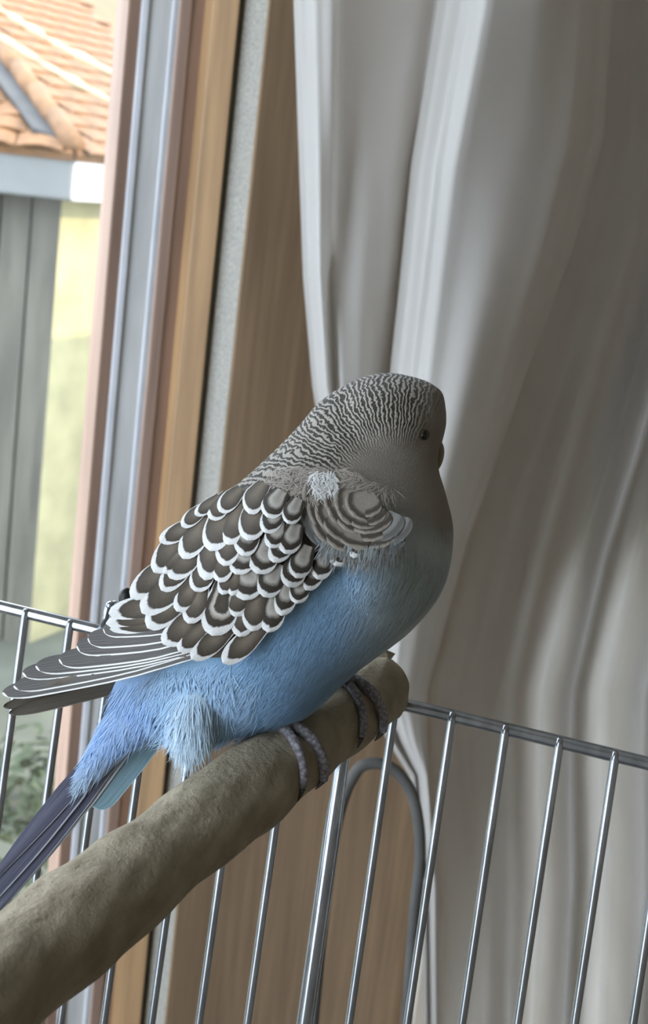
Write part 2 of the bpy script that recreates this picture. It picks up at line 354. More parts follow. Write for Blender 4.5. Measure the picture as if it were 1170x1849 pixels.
for nm, a, b in (('wall_right', c1, c1 + N * DEP), ('wall_front', c0 + N * DEP, c1 + N * DEP)):
    d = (b - a).normalized(); n_ = Vector((-d.y, d.x, 0)); mid = (c0 + c1 + N * DEP) / 2
    if n_.dot(mid - a) > 0: n_ = -n_
    tag(mk(nm, *boxv(a - d * .1, (b - a) + d * .2, n_ * .1, Z * CEIL), M['plaster'], smooth=False), 'pale plaster room wall', kind='structure')
for nm, z_, th_, m in (('floor', FLOOR - .05, .05, 'floor'), ('ceiling', CEIL, .05, 'plaster')):
    tag(mk(nm, *boxv(c0 - U * .1 - N * .1 + Z * z_, U * ((c1 - c0).length + .2), N * (DEP + .2), Z * th_), M[m], smooth=False), 'room ' + nm, kind='structure')
# daylight portals in the two openings (guide sampling only, they add no light)
for a, b in ((LW, UL), (RW0, RW1)):
    ld = bpy.data.lights.new('window_portal', 'AREA'); ld.shape = 'RECTANGLE'; ld.size = b - a; ld.size_y = HEAD - SILL
    ld.cycles.is_portal = True; lo = bpy.data.objects.new('window_portal', ld); COL.objects.link(lo)
    lo.location = wp((a + b) / 2, -0.11) + Z * ((SILL + HEAD) / 2)
    lo.rotation_euler = (-N).to_track_quat('Z', 'Y').to_euler()
ld = bpy.data.lights.new('window_portal', 'AREA'); ld.shape = 'RECTANGLE'; ld.size = LN1 - LN0; ld.size_y = LH - LS
ld.cycles.is_portal = True; lo = bpy.data.objects.new('window_portal', ld); COL.objects.link(lo)
lo.location = c0 + N * ((LN0 + LN1) / 2) - U * .11 + Z * ((LS + LH) / 2); lo.rotation_euler = (-U).to_track_quat('Z', 'Y').to_euler()

# ------------------------------------------------------------------ outside: yard, neighbour house, added shade fence, shrubs
GZ = -1.15
tag(mk('ground', *boxv((-30, -2, GZ - .1), (40, 0, 0), (0, 40, 0), (0, 0, .1)), M['ground'], smooth=False, origin=(0, 0, GZ)), 'grey green yard ground outside the window', kind='structure')
# our own roof eave over the window
tag(mk('eave_soffit', *boxv(wp(wl - .12, -0.60) + Z * 2.32, U * (wr - wl + 1.5), N * .50, Z * .06), M['plaster'], smooth=False), 'roof eave over the window outside', kind='structure')
K = P(130, 320, 6.0)
Ad = Vector((-1, -0.15, 0)).normalized(); Bd = Vector((0.44, 0.90, 0)).normalized()
An = Vector((0.15, -1, 0)).normalized(); Bn = Vector((0.90, -0.44, 0)).normalized()
ztop, zbot = P(130, 276, 6.0).z, P(130, 364, 6.0).z
house = empty('neighbour_house', (K.x, K.y, GZ))
tag(house, 'neighbouring house with orange tiled hip roof and white fascia beyond the window', 'house')
LA, LB = 5.0, 4.0
def slab(name, a, d, length, n_, depth, z0, z1, mat):
    o_ = Vector((a.x, a.y, z0)); return mk(name, *boxv(o_, d * length, -n_ * depth, Z * (z1 - z0)), mat, house, smooth=False)
bevel(slab('gutter', K, Ad, LA, An, .12, zbot, ztop, M['fascia']), .012)
bevel(slab('fascia_board', K + Bd * .02, Bd, LB, Bn, .12, zbot, ztop, M['white_plastic']), .012)  # sunlit side of the same gutter, sun brightness put into the white
KW = K - An * .16 - Bn * .06
# left wall of vertical boards, right wall rendered
bw = 0.14
for i in range(26):
    a = KW + Ad * (i * bw)
    mk('wall_board', *boxv(Vector((a.x, a.y, GZ)), Ad * (bw - .012), -An * (.05 + .008 * (i % 2)), Z * (zbot + .02 - GZ)), M['clad'], house, smooth=False)
slab('rendered_wall', KW, Bd, LB, Bn, .10, GZ, zbot + .02, M['render_wall'])
slab('wall_core', KW - An * .07 - Bn * .12, Ad, LA - .4, An, .05, GZ, zbot, M['clad'])
# hip roof: two slopes meeting on the hip line, tiles laid in courses
hipdir = (Ad * 0 - An - Bn); 
pitch = R(27)
def slope_tiles(base, d, n_, side, courses, per):
    up = (-n_ * math.cos(pitch) + Z * math.sin(pitch)).normalized(); nrm = d.cross(up)
    if nrm.z < 0: nrm = -nrm
    gauge, tw = 0.135, 0.21
    # how far the hip cuts each course in: the hip runs along the bisector of the two walls
    other = Bn if n_ is An else An
    k = None
    b = (-An - Bn); b = b / max(1e-6, b.dot(-n_)); cut = b.dot(d)     # horizontal shift along d per metre of run
    kf = .15 if n_ is Bn else .7
    prof = [(0, 0.0), (.25, .018 * kf), (.5, .026 * kf), (.75, .018 * kf), (1, 0.0)]
    V0 = []
    for s_, zz in ((-.02, .008), (gauge * 1.18, -.006)):
        for x_, h_ in prof: V0.append(d * (x_ * tw * .96) + up * s_ + nrm * (h_ + zz + .012))
        for x_, h_ in prof: V0.append(d * (x_ * tw * .96) + up * s_ + nrm * (h_ + zz))
    n5 = 5; Fc = []
    for i in range(4):
        Fc += [(i, i + 1, 10 + i + 1, 10 + i), (5 + i, 15 + i, 16 + i, 6 + i), (i, 5 + i, 6 + i, i + 1)]
    me = None
    for c in range(courses):
        s_ = c * gauge; start = base + up * s_; x0 = cut * s_ * math.cos(pitch)
        for j in range(per):
            xx = (x0 if x0 > 0 else 0) + j * tw + (tw * .5 if c % 2 else 0) + .05
            if x0 < 0: xx = x0 + j * tw + (tw * .5 if c % 2 else 0) + .05
            p = start + d * xx
            if me is None:
                o_ = mk('roof_tile', [Vector(v_) + p for v_ in V0], Fc, M['tile'], house, smooth=False); me = o_.data; first = Vector(p)
            else:
                o_ = bpy.data.objects.new('roof_tile', me); COL.objects.link(o_); o_.parent = house; o_.location = p - first
    # underlay sheet so that no sky shows between tiles
    L_ = 4.6; H_ = courses * gauge + .3
    q = [base + up * 0 , base + d * L_, base + d * L_ + up * H_, base + up * H_ + d * (cut * H_ * math.cos(pitch))]
    mk('roof_underlay', q + [p - nrm * .04 for p in q], [(0, 1, 2, 3), (7, 6, 5, 4), (0, 4, 5, 1), (1, 5, 6, 2), (2, 6, 7, 3), (3, 7, 4, 0)], M['tile'], house, smooth=False)
    return up, cut
eb = Vector((K.x, K.y, ztop)) 
upB, cutB = slope_tiles(eb + Bn * .03, Bd, Bn, 1, 17, 6)
upA, cutA = slope_tiles(eb + An * .03, Ad, An, -1, 15, 13)
# hip line
hv = (upB / math.cos(pitch) + Bd * cutB); hl = 2.2
for i in range(9):
    a = eb + hv.normalized() * (i * .26) + Z * .03; b = a + hv.normalized() * .28 + Z * .012
    V, Fc = tube([a, a.lerp(b, .5), b], [.055, .052, .048], 10); mk('hip_tile', V, Fc, M['tile_ridge'], house)
mk('valley_flashing', *boxv(eb + hv.normalized() * .05 + Ad * .05 + Z * .02, hv.normalized() * 2.3, Ad * .12 + Z * .03, Z * .02), M['lead'], house, smooth=False)
for (xa, ya, za, xb, yb, zb, lb) in ((29, 60, 5.4, 250, 194, 4.6, 'lower pale sunlit overhead cable in front of the tiled roof'), (45, 25, 5.4, 260, 137, 4.6, 'upper pale sunlit overhead cable in front of the tiled roof')):
    A_, B_ = P(xa - 220, ya - 118, za + .8), P(xb + 420, yb + 220, zb - 1.2)
    pts, rad = [], []
    for i in range(90):
        s_ = i / 89; p = A_.lerp(B_, s_); p.z -= .10 * math.sin(math.pi * s_) - .05
        pts.append(p); rad.append(.012 + .008 * math.sin(i * .9) * math.sin(i * .37))
    tag(mk('overhead_cable', *tube(pts, rad, 8), M['cable'], origin=A_), lb, 'cable', 'overhead cables outside')
# unseen fence added to shade the lower part of the rendered wall (hidden behind the window frame)
zs = P(95, 622, 6.15).z
fo = KW + Bn * 1.5 - Bd * 0.3
hS = zs + 1.5 * SUN.z / max(.05, SUN.dot(Bn))
fence = empty('added_shade_fence', (fo.x, fo.y, GZ)); tag(fence, 'added unseen fence that shades the house wall', 'fence')
for i in range(26):
    a = fo + Bd * (i * .13 + .75)
    mk('paling', *boxv(Vector((a.x, a.y, GZ)), Bd * .125, Bn * .02, Z * (hS - GZ)), M['fence'], fence, smooth=False)
# garden shrubs below
def shrub(px, py, z, rad, label, n=260):
    c = P(px, py, z); root = empty('garden_shrub', (c.x, c.y, GZ)); tag(root, label, 'shrub', 'garden shrubs')
    st = [Vector((c.x, c.y, GZ)), Vector((c.x + .02, c.y, (GZ + c.z) / 2)), c]; mk('stem', *tube(st, [.03, .025, .015], 8), M['stem'], root)
    V, Fc = [], []
    for i in range(n):
        d = Vector(rng.normal(size=3)).normalized(); p = c + d * rad * (0.45 + 0.55 * rng.random()) ; p.z = c.z + (p.z - c.z) * 1.25
        a = d.orthogonal().normalized(); a.rotate(Matrix.Rotation(rng.random() * 6.28, 3, d)); b = d.cross(a); s_ = rad * .16
        k = len(V); V += [p - a * s_, p + b * s_ * .45 + d * .01, p + a * s_, p - b * s_ * .45 + d * .01]; Fc.append((k, k + 1, k + 2, k + 3))
    f = mk('foliage', V, Fc, M['leaf'], root, smooth=False); f['kind'] = 'stuff'
shrub(62, 1440, 5.0, .24, 'green leafy shrub low outside the window glass')
shrub(20, 1640, 4.0, .20, 'low green shrub at the foot of the wall outside')

# ------------------------------------------------------------------ curtain
def lerp_y(tab, y): return np.interp(y, [a for a, _ in tab], [b for _, b in tab])
# guide lines of the folds: px x along y, and offset towards the room in metres
E0 = [(0, 530), (300, 540), (500, 547), (700, 564), (1000, 616), (1250, 662), (1340, 700), (1400, 738), (1500, 754), (1600, 760), (1900, 766)]       # left hem
F1 = [(0, 790), (300, 741), (500, 721), (670, 703), (1000, 690), (1250, 690), (1340, 722), (1400, 752), (1600, 772), (1900, 778)]      # bright ridge
F2 = [(0, 1102), (250, 1086), (450, 1032), (600, 974), (800, 904), (1000, 836), (1250, 770), (1340, 768), (1400, 772), (1600, 788), (1900, 792)]   # big fold edge
def off(tab, *dx):
    ys = [a for a, _ in tab]; d = np.interp(ys, [0, 700, 1300, 1900], dx if len(dx) == 4 else dx * 4)
    return [(y, x + q) for (y, x), q in zip(tab, d)]
def mixl(A, B_, f):
    ys = sorted({a for a, _ in A} | {a for a, _ in B_}); return [(y, float(np.interp(y, *zip(*A))) * (1 - f) + float(np.interp(y, *zip(*B_))) * f) for y in ys]
G = [
 (off(E0, 6), [(0, .010), (1900, .010)]),
 (off(E0, 0), [(0, .024), (1900, .028)]),
 (off(E0, 14, 10, 4, 3), [(0, .040), (1900, .042)]),
 (off(E0, 44, 28, 10, 5), [(0, .054), (1900, .052)]),
 (off(E0, 72, 40, 14, 7), [(0, .054), (380, .052), (470, .046), (600, .038), (1900, .042)]),
 (off(E0, 86, 52, 18, 9), [(0, .044), (380, .046), (480, .050), (600, .054), (1900, .050)]),
 (mixl(off(E0, 90, 58, 20, 10), off(F1, -36, -22, -7, -3), .5), [(0, .046), (500, .052), (1900, .05)]),
 (off(F1, -36, -22, -6, -2), [(0, .046), (1900, .044)]),
 (off(F1, 0), [(0, .040), (1900, .040)]),
 (off(F1, 2), [(0, .052), (1900, .050)]),
 (off(F1, 20, 18, 4, 2), [(0, .076), (1900, .062)]),
 (off(F1, 50, 44, 9, 4), [(0, .098), (1900, .074)]),
 (off(F1, 92, 78, 16, 7), [(0, .110), (1900, .080)]),
 (mixl(off(F1, 92, 78, 16, 7), F2, .4), [(0, .113), (1900, .086)]),
 (mixl(off(F1, 92, 78, 16, 7), F2, .75), [(0, .106), (1900, .084)]),
 (off(F2, -18, -14, -4, -2), [(0, .092), (1900, .078)]),
 (F2, [(0, .078), (1900, .064)]),
 (off(F2, 3), [(0, .046), (1000, .014), (1900, .014)]),
 (off(F2, 34, 50, 70, 80), [(0, .044), (700, .028), (1000, .022), (1300, .030), (1900, .034)]),
 (off(F2, 80, 130, 160, 128), [(0, .048), (1000, .050), (1900, .062)]),
 (off(F2, 125, 200, 212, 168), [(0, .028), (1000, .004), (1900, .000)]),
 (off(F2, 170, 250, 268, 228), [(0, .052), (1000, .056), (1900, .066)]),
 (off(F2, 210, 300, 322, 290), [(0, .026), (1000, .004), (1900, .000)]),
 (off(F2, 270, 380, 400, 360), [(0, .054), (1900, .070)]),
 (off(F2, 330, 450, 480, 440), [(0, .014), (1900, .004)]),
 (off(F2, 400, 530, 560, 530), [(0, .052), (1900, .045)]),
 (off(F2, 500, 630, 680, 660), [(0, .018), (1900, .012)]),
 (off(F2, 620, 760, 800, 800), [(0, .046), (1900, .045)]),
 (off(F2, 760, 900, 940, 940), [(0, .014), (1900, .012)]),
 (off(F2, 900, 1040, 1090, 1090), [(0, .05), (1900, .045)]),
 (off(F2, 1060, 1200, 1250, 1250), [(0, .014), (1900, .012)]),
 (off(F2, 1220, 1360, 1420, 1420), [(0, .05), (1900, .045)]),
]
SUBD = 6; rows = list(range(-30, 1901, 22))
CV = []
nc = (len(G) - 1) * SUBD + 1
for y in rows:
    gx = [float(lerp_y(g[0], y)) for g in G]; gn = [float(lerp_y(g[1], y)) for g in G]
    gn = [n_ + .0025 * math.sin(y * .006 + i * 1.7) for i, n_ in enumerate(gn)]
    line = []
    for i in range(len(G) - 1):
        for s_ in range(SUBD):
            f = s_ / SUBD; f2 = f * f * (3 - 2 * f)
            # steep steps stay monotone, broad folds are rounded
            line.append((gx[i] + (gx[i + 1] - gx[i]) * f, gn[i] + (gn[i + 1] - gn[i]) * f2))
    line.append((gx[-1], gn[-1]))
    CV.append([hit(x, y, W0 + N * (n_ + .012), N) for x, n_ in line])
top = [Vector((p.x, p.y, CEIL - .01)) for p in CV[0]]; bot = [Vector((p.x, p.y, 0.03)) for p in CV[-1]]
mid = [a.lerp(b, .5) for a, b in zip(top, CV[0])]
rowsV = [top, mid] + CV + [bot]
V = [p for r_ in rowsV for p in r_]
cur = mk('curtain', V, grid_faces(len(rowsV), nc), M['curtain'], origin=(bot[nc // 2].x, bot[nc // 2].y, 0.03))
tag(cur, 'off-white cloth curtain hanging in long folds beside the window', 'curtain')

# ------------------------------------------------------------------ bird cage: one panel of steel wire seen behind the bird
def rz(px): return 1.0 / np.interp(px, [90, 1060], [1 / .280, 1 / .252]) if 90 <= px <= 1060 else 1.0 / (1 / .280 + (1 / .252 - 1 / .280) * (px - 90) / 970)
def raily(px): return 1095 + (1366 - 1095) * (px - 0) / 1118
RA, RB = P(-220, raily(-220), rz(-220)), P(1400, raily(1400), rz(1400))
PN = (RB - RA).cross(Z).normalized()
if PN.y > 0: PN = -PN
cage = empty('bird_cage', ((RA.x + RB.x) / 2, (RA.y + RB.y) / 2, 0)); tag(cage, 'open-topped steel wire bird cage panel behind the perched bird', 'cage')
CB = RA.z - .42
mk('top_rail', *tube([RA.lerp(RB, i / 12) for i in range(13)], .00128, 14), M['wire'], cage)
bars = [(-190, .00088), (-110, .00088), (-30, .00088), (50, .00088), (130, .00088), (208, .00088), (284, .00088), (368, .00088), (452, .00088), (537, .00088), (641, .0018),
        (716, .00088), (818, .00088), (914, .00088), (1011, .00088), (1111, .00088), (1212, .00088), (1314, .00088)]
for x, r_ in bars:
    y = raily(x); sl = np.interp(x, [50, 1100], [.133, .152])
    a = hit(x, y, RA, PN); b = hit(x - sl * 320, y + 320, RA, PN); d = (b - a) / (a.z - b.z)
    a2 = a - PN * 0 + PN * (.0010 if r_ < .001 else .0026)       # welded to the near side of the rail
    n_ = 14
    pts = [a2 - d * .0012, a2 + d * .0004] + [a2 + d * ((a.z - CB) * k / n_) for k in range(1, n_ + 1)]
    if r_ > .001: pts = [a2 + d * .002] + pts[2:]
    mk('wire' if r_ < .001 else 'frame_bar', *tube(pts, [r_ * .55] + [r_] * (len(pts) - 1), 10), M['wire'], cage)
ba, bb = RA.copy(), RB.copy(); ba.z = bb.z = CB
ext = (bb - ba) * .06; ba -= ext; bb += ext
mk('bottom_rail', *tube([ba + Vector((0, 0, .05)), bb + Vector((0, 0, .05))], .0018, 10), M['wire'], cage)
dirp = (bb - ba)
tr_o = ba - PN * .02 - Z * .06
mk('base_tray', *boxv(tr_o, dirp, PN * .30, Z * .07), M['black_plastic'], cage, smooth=False)
for a, b in ((.02, .02), (.95, .02), (.02, .27), (.95, .27)):
    p = tr_o + dirp * a + PN * b; mk('stand_leg', *boxv(Vector((p.x, p.y, 0)), dirp.normalized() * .02, PN * .02, Z * (tr_o.z + .002)), M['black_plastic'], cage, smooth=False)
# little latch on the rail: bright wire end and black knob
lt = P(212, 1116, rz(212)); latch = empty('cage_latch', lt); tag(latch, 'small steel hook with black knob clipped on the cage rail', 'latch')
z_ = rz(212) - .004
mk('hook_wire', *tube([P(180, 1140, rz(180)), P(190, 1118, z_), P(196, 1096, z_), P(206, 1090, z_), P(216, 1094, z_), P(224, 1104, z_), P(236, 1120, rz(236)-.001), P(242, 1148, rz(240))], .0007, 10), M['wire'], latch)
def ball(c, rx, ry, rzz, nu=14, nv=20, ax=None):
    ax = ax or (ROT @ Vector((1, 0, 0)), ROT @ Vector((0, 1, 0)), ROT @ Vector((0, 0, 1))); V = []
    for i in range(nu + 1):
        a = math.pi * (i + 1e-3) / (nu + 2e-3)
        for j in range(nv):
            b = 2 * math.pi * j / nv; V.append(c + ax[0] * rx * math.sin(a) * math.cos(b) + ax[1] * ry * math.cos(a) + ax[2] * rzz * math.sin(a) * math.sin(b))
    return V, grid_faces(nu + 1, nv, True)
mk('wire_end', *ball(P(200, 1093, z_), .0011, .0009, .0011), M['wire'], latch)
mk('knob', *ball(P(228, 1082, z_), .0016, .0024, .0016), M['black_plastic'], latch)
# white catch on the window frame, mostly hidden by the bird's back
wc = hit(268, 1045, W0 - N * .042, N)
catch = empty('window_catch', wc); tag(catch, 'white rounded window catch on the timber frame behind the bird', 'catch')
Vb, Fb = boxv(wc - U * .006 - Z * .022 - N * .004, U * .016, N * .018, Z * .026)
bevel(mk('catch_body', Vb, Fb, M['white_plastic'], catch, smooth=False), .005, 4)
bevel(mk('catch_lever', *boxv(wc + U * .001 - Z * .05 + N * .006, U * .006, N * .006, Z * .04), M['white_plastic'], catch, smooth=False), .002, 3)
# grey cord looped behind the bars at the curtain edge
zc = .50
cp = catmull([(560, 1900, 0), (585, 1650, 0), (610, 1480, 0), (640, 1398, 0), (672, 1378, 0), (712, 1390, 0), (742, 1430, 0), (756, 1490, 0), (758, 1560, 0), (748, 1650, 0), (730, 1900, 0)], 60)
tag(mk('looped_cord', *tube([P(x, y, zc) for x, y, _ in cp], .0022, 12), M['cord'], origin=P(640, 1900, zc)), 'grey cord bent in a loop behind the cage bars', 'cord')

# ------------------------------------------------------------------ perch
pf, pn = P(692, 1236, .260), P(290, 1548, .200)
pd = (pn - pf).normalized(); PLEN = .17
pe = pf + pd * PLEN
perch = empty('perch', pf); tag(perch, 'thick rough pale wooden branch perch bolted to the cage wires', 'perch')
pu = (Z - pd * Z.dot(pd)).normalized(); ps = pd.cross(pu)
if (ROT.transposed() @ ps).x < 0: ps = -ps       # ps points to the camera's right
def prad(s):                                      # branch radius along its length (metres from the far end)
    return .00635 + .0014 * min(1, s / .12) + .00025 * math.sin(s * 160) + .0002 * math.sin(s * 410 + 1)
PVv = []; NS, NA = 150, 72
for i in range(NS + 1):
    s = PLEN * (i / NS) ** 1.15; r_ = prad(s)
    if s < .004: r_ *= math.sqrt(max(.0, 1 - ((.004 - s) / .0046) ** 2)) * .22 + .78
    for k in range(NA):
        a = 2 * math.pi * k / NA
        rr = r_ * (1 + .018 * math.sin(3 * a + s * 60) + .012 * math.sin(7 * a + s * 210) + .010 * math.sin(11 * a - s * 500))
        q = (s - .036) / .006; rr += .0008 * math.exp(-q * q - ((a - 5.2 + 6.28) % 6.28 - 3.14 + 1.2) ** 2 / .3)
        PVv.append(pf + pd * s + (pu * math.cos(a) + ps * math.sin(a)) * rr)
mk('branch', PVv, grid_faces(NS + 1, NA, True) + [tuple(range(NA))[::-1], tuple(NS * NA + k for k in range(NA))], M['perch'], perch)
# chipped splinter on the cut end, washer and bolt to the wires
chip = []
cpos = pf + pu * .0060
V = [cpos + pd * .001 - ps * .0016, cpos - pd * .0012 - ps * .0010 + pu * .0007, cpos - pd * .0014 + ps * .0014 + pu * .0005, cpos + pd * .0016 + ps * .0016, cpos + pd * .0003 + pu * .0016]
mk('splinter', V + [cpos - pu * .001], [(0, 1, 4), (1, 2, 4), (2, 3, 4), (3, 0, 4), (1, 0, 5), (2, 1, 5), (3, 2, 5), (0, 3, 5)], M['white_plastic'] if False else M['perch'], perch, smooth=False)
mk('bolt', *tube([pf + pd * .002, pf - pd * .006], .0016, 12), M['wire'], perch)
mk('washer', *tube([P(703, 1277, .2565), P(712, 1282, .2585)], .0019, 16), M['wire'], perch)

# ------------------------------------------------------------------ budgerigar
Z0, SPX = .228, 105.0                             # depth of the bird's middle plane; pixels per centimetre there
def B(x, y, w): return P(x, y, Z0 - w / SPX * .01)
sec = [  # back point, breast/vent point, half depth
 ((196, 1262), (262, 1322), 22), ((205, 1238), (300, 1338), 52), ((240, 1165), (352, 1350), 92), ((275, 1062), (440, 1330), 138), ((318, 962), (548, 1300), 168), ((378, 912), (640, 1218), 180),
 ((436, 868), (742, 1140), 176), ((494, 815), (802, 1060), 160), ((540, 768), (819, 965), 132), ((575, 727), (806, 895), 104), ((614, 700), (792, 845), 90),
 ((658, 680), (797, 805), 86), ((705, 673), (806, 765), 76), ((752, 682), (803, 722), 46), ((775, 690), (796, 704), 22)]
tab = np.array([[*b, *f, d] for b, f, d in sec], float); tab = catmull(tab, 110)
def loft(tab, n=96):
    V = []
    for bx, by, fx, fy, d in tab:
        for k in range(n):
            a = 2 * math.pi * k / n; c, s = math.cos(a), math.sin(a)
            V.append(((bx + fx) / 2 + (fx - bx) / 2 * c, (by + fy) / 2 + (fy - by) / 2 * c, d * s))
    m = len(tab); Fc = grid_faces(m, n, True) + [tuple(range(n))[::-1], tuple((m - 1) * n + k for k in range(n))]
    return V, Fc
def ell(c, r, rot=0, nu=40, nv=56):
    V = []; cr, sr = math.cos(rot), math.sin(rot)
    for i in range(nu + 1):
        a = math.pi * (i + .01) / (nu + .02)
        for j in range(nv):
            b = 2 * math.pi * j / nv; x, y, w = r[0] * math.sin(a) * math.cos(b), r[1] * math.cos(a), r[2] * math.sin(a) * math.sin(b)
            V.append((c[0] + x * cr - y * sr, c[1] + x * sr + y * cr, c[2] + w))
    return V, grid_faces(nu + 1, nv, True) + [tuple(range(nv))[::-1], tuple(nu * nv + j for j in range(nv))]
parts = [loft(tab), ell((690, 770, 0), (112, 90, 112), R(-24)), ell((742, 752, 0), (60, 66, 72), 0),
         ell((650, 1010, 0), (140, 160, 176), R(35)), ell((356, 1272, 70), (52, 86, 56), R(10)), ell((356, 1272, -70), (52, 80, 56), R(10))]
# under-tail coverts
tb = catmull(np.array([[236, 1232, 330, 1310, 64], [205, 1262, 300, 1330, 52], [176, 1320, 232, 1362, 34], [146, 1378, 184, 1408, 20], [124, 1420, 140, 1434, 8]], float), 30)
parts.append(loft(tb, 48))
bm = bmesh.new()
for V, Fc in parts:
    vs = [bm.verts.new(p) for p in V]
    for f in Fc:
        try: bm.faces.new([vs[i] for i in f])
        except ValueError: pass
bmesh.ops.recalc_face_normals(bm, faces=bm.faces)
me = bpy.data.meshes.new('tmp'); bm.to_mesh(me); bm.free()
to = bpy.data.objects.new('tmp', me); COL.objects.link(to)
rm = to.modifiers.new('r', 'REMESH'); rm.mode = 'VOXEL'; rm.voxel_size = 4.5
dg = bpy.context.evaluated_depsgraph_get(); ev = to.evaluated_get(dg).to_mesh()
bm = bmesh.new(); bm.from_mesh(ev); to.evaluated_get(dg).to_mesh_clear()
bpy.data.objects.remove(to, do_unlink=True)
for _ in range(7): bmesh.ops.smooth_vert(bm, verts=bm.verts, factor=.5, use_axis_x=True, use_axis_y=True, use_axis_z=True)
bv = np.array([v.co[:] for v in bm.verts]); bf = [tuple(v.index for v in f.verts) for f in bm.faces]
bvh = BVHTree.FromBMesh(bm); bm.free()
def surf(x, y):
    h = bvh.ray_cast(Vector((x, y, 900)), Vector((0, 0, -1)))
    return (h[0].z, h[1]) if h[0] is not None else (None, None)

def sstep(a, b, x): x = np.clip((x - a) / (b - a), 0, 1); return x * x * (3 - 2 * x)
PIV = (716, 892)
BACKL = np.array([(700, 673), (614, 700), (540, 768), (494, 815), (436, 868), (378, 912), (318, 962)], float)
def L3(c): return np.array(lin(c)[:3])
def palette(x, y, w):
    """plumage colours by place on the bird (its own markings, with shade greyed into breast and face)"""
    x, y = np.asarray(x, float), np.asarray(y, float)
    blue, teal, violet, pale, dun, white = map(L3, ((148, 188, 222), (190, 202, 202), (150, 182, 226), (212, 228, 238), (146, 138, 127), (146, 138, 127)))
    c = np.repeat(blue[None], x.size, 0)
    def mixin(m, col): 
        nonlocal c; c = c * (1 - m[:, None]) + col[None] * m[:, None]
    mixin(sstep(590, 740, x) * .9, teal)  # hazy grey of the shaded breast put into the colour
    mixin(sstep(1190, 1260, y) * sstep(330, 260, x) , violet)
    mixin(np.exp(-((x - 352) / 42) ** 2 - ((y - 1310) / 70) ** 2) * .9, pale)
    mixin(sstep(1320, 1400, y) * sstep(330, 250, x) * .6, teal)
    # head and upper back: pale dun; white face and forehead darkened with painted shade
    hd = sstep(960, 860, y + (x - 640) * -.28)
    mixin(hd, dun); mixin(hd * sstep(700, 760, x), white)
    bk = sstep(1010, 930, y) * sstep(600, 540, x); mixin(bk, dun)
    # mantle between the wings: dark brown grey along the back line down to the rump
    d = ((x - 378) * (1238 - 912) - (y - 912) * (205 - 378)) / math.hypot(326, 173)
    mixin(sstep(78, 56, d) * sstep(900, 930, y) * sstep(1240, 1190, y), L3((98, 90, 80)))
    return c
def barinfo(x, y):
    dx, dy = x - PIV[0], PIV[1] - y
    ang = np.degrees(np.arctan2(dy, dx)); ang = np.where(ang < -90, ang + 360, ang); rad = np.hypot(dx, dy)
    s = ang / 2.75
    m = sstep(58, 84, ang) * sstep(214, 188, ang) * sstep(80, 135, rad)
    m *= 1 - sstep(835, 868, y) * sstep(470, 560, x)      # downy neck patch has no bars
    m *= 1 - sstep(905, 930, y)
    return s, m * .96
cols = palette(bv[:, 0], bv[:, 1], bv[:, 2]); bs, bmk = barinfo(bv[:, 0], bv[:, 1])
bird = empty('budgerigar', B(560, 1300, 0)); tag(bird, 'blue budgerigar with black and white barred head and scalloped wing on branch perch', 'bird')
world = [B(*p) for p in bv]
mk('body', world, [f[::-1] for f in bf], M['plumage'], bird, cols=cols, attrs={'bar': bs, 'barmask': bmk, 'bird': bv})

# --- soft barbs: thin blades lying along the plumage
def flow(x, y):
    if y > 1210 and x < 330: return (-.62, .78)
    if x < 420 and y > 1200: return (-.12, 1.0)
    if y > 1180: return (-.55, .84)
    if y < 900: return (-.85, .5)
    return (-.45, .9)
def blades(name, pts, length, width, colour, lift, dirf=flow, base=None, jit=.25, z_extra=0.0, tipcol=None, zc=0):
    V, Fc, C = [], [], []
    for (x, y) in pts:
        w, nrm = surf(x, y)
        if w is None: continue
        if base: w = max(w, base(x, y))
        dx, dy = dirf(x, y); a = rng.normal() * jit; dx, dy = dx * math.cos(a) - dy * math.sin(a), dx * math.sin(a) + dy * math.cos(a)
        n3 = Vector(nrm); 
        if n3.z < 0: n3 = -n3
        d = Vector((dx, dy, 0)); d = d - n3 * d.dot(n3) * .85
        if d.length < 1e-4: continue
        d.normalize(); sd = n3.cross(d).normalized()
        L_ = length * (0.6 + .8 * rng.random()); wd_ = width * (.6 + .8 * rng.random()); lf = lift * (.3 + rng.random())
        c = np.clip(colour(x, y) * (0.82 + .36 * rng.random()), 0, 1); tc = c if tipcol is None else np.clip(c * .5 + tipcol * .5, 0, 1)
        p0 = Vector((x, y, w - 1.0 + z_extra)); k = len(V); bend = rng.normal() * .12
        for f, ww in ((0, .6), (.45, 1.0), (.8, .6)):
            c_ = p0 + d * L_ * f + sd * bend * L_ * f * f + n3 * lf * math.sin(f * 2.0)
            V += [c_ - sd * wd_ * ww * .5, c_ + sd * wd_ * ww * .5]; C += [c * (1 - f) + tc * f] * 2
        V.append(p0 + d * L_ + sd * bend * L_ + n3 * lf * .9); C.append(tc)
        Fc += [(k, k + 1, k + 3, k + 2), (k + 2, k + 3, k + 5, k + 4), (k + 4, k + 5, k + 6)]
    o = mk(name, [B(*p) for p in V], Fc, M['barbs'], bird, cols=np.array(C)); o['kind'] = 'stuff'; return o
def scatter(poly, n):
    poly = np.array(poly, float); lo, hi = poly.min(0), poly.max(0); out = []
    while len(out) < n:
        q = lo + rng.random(2) * (hi - lo); ins = False; j = len(poly) - 1
        for i in range(len(poly)):
            if (poly[i][1] > q[1]) != (poly[j][1] > q[1]) and q[0] < (poly[j][0] - poly[i][0]) * (q[1] - poly[i][1]) / (poly[j][1] - poly[i][1]) + poly[i][0]: ins = not ins
            j = i
        if ins: out.append(tuple(q))
    return out
pal1 = lambda x, y: palette([x], [y], [0])[0]
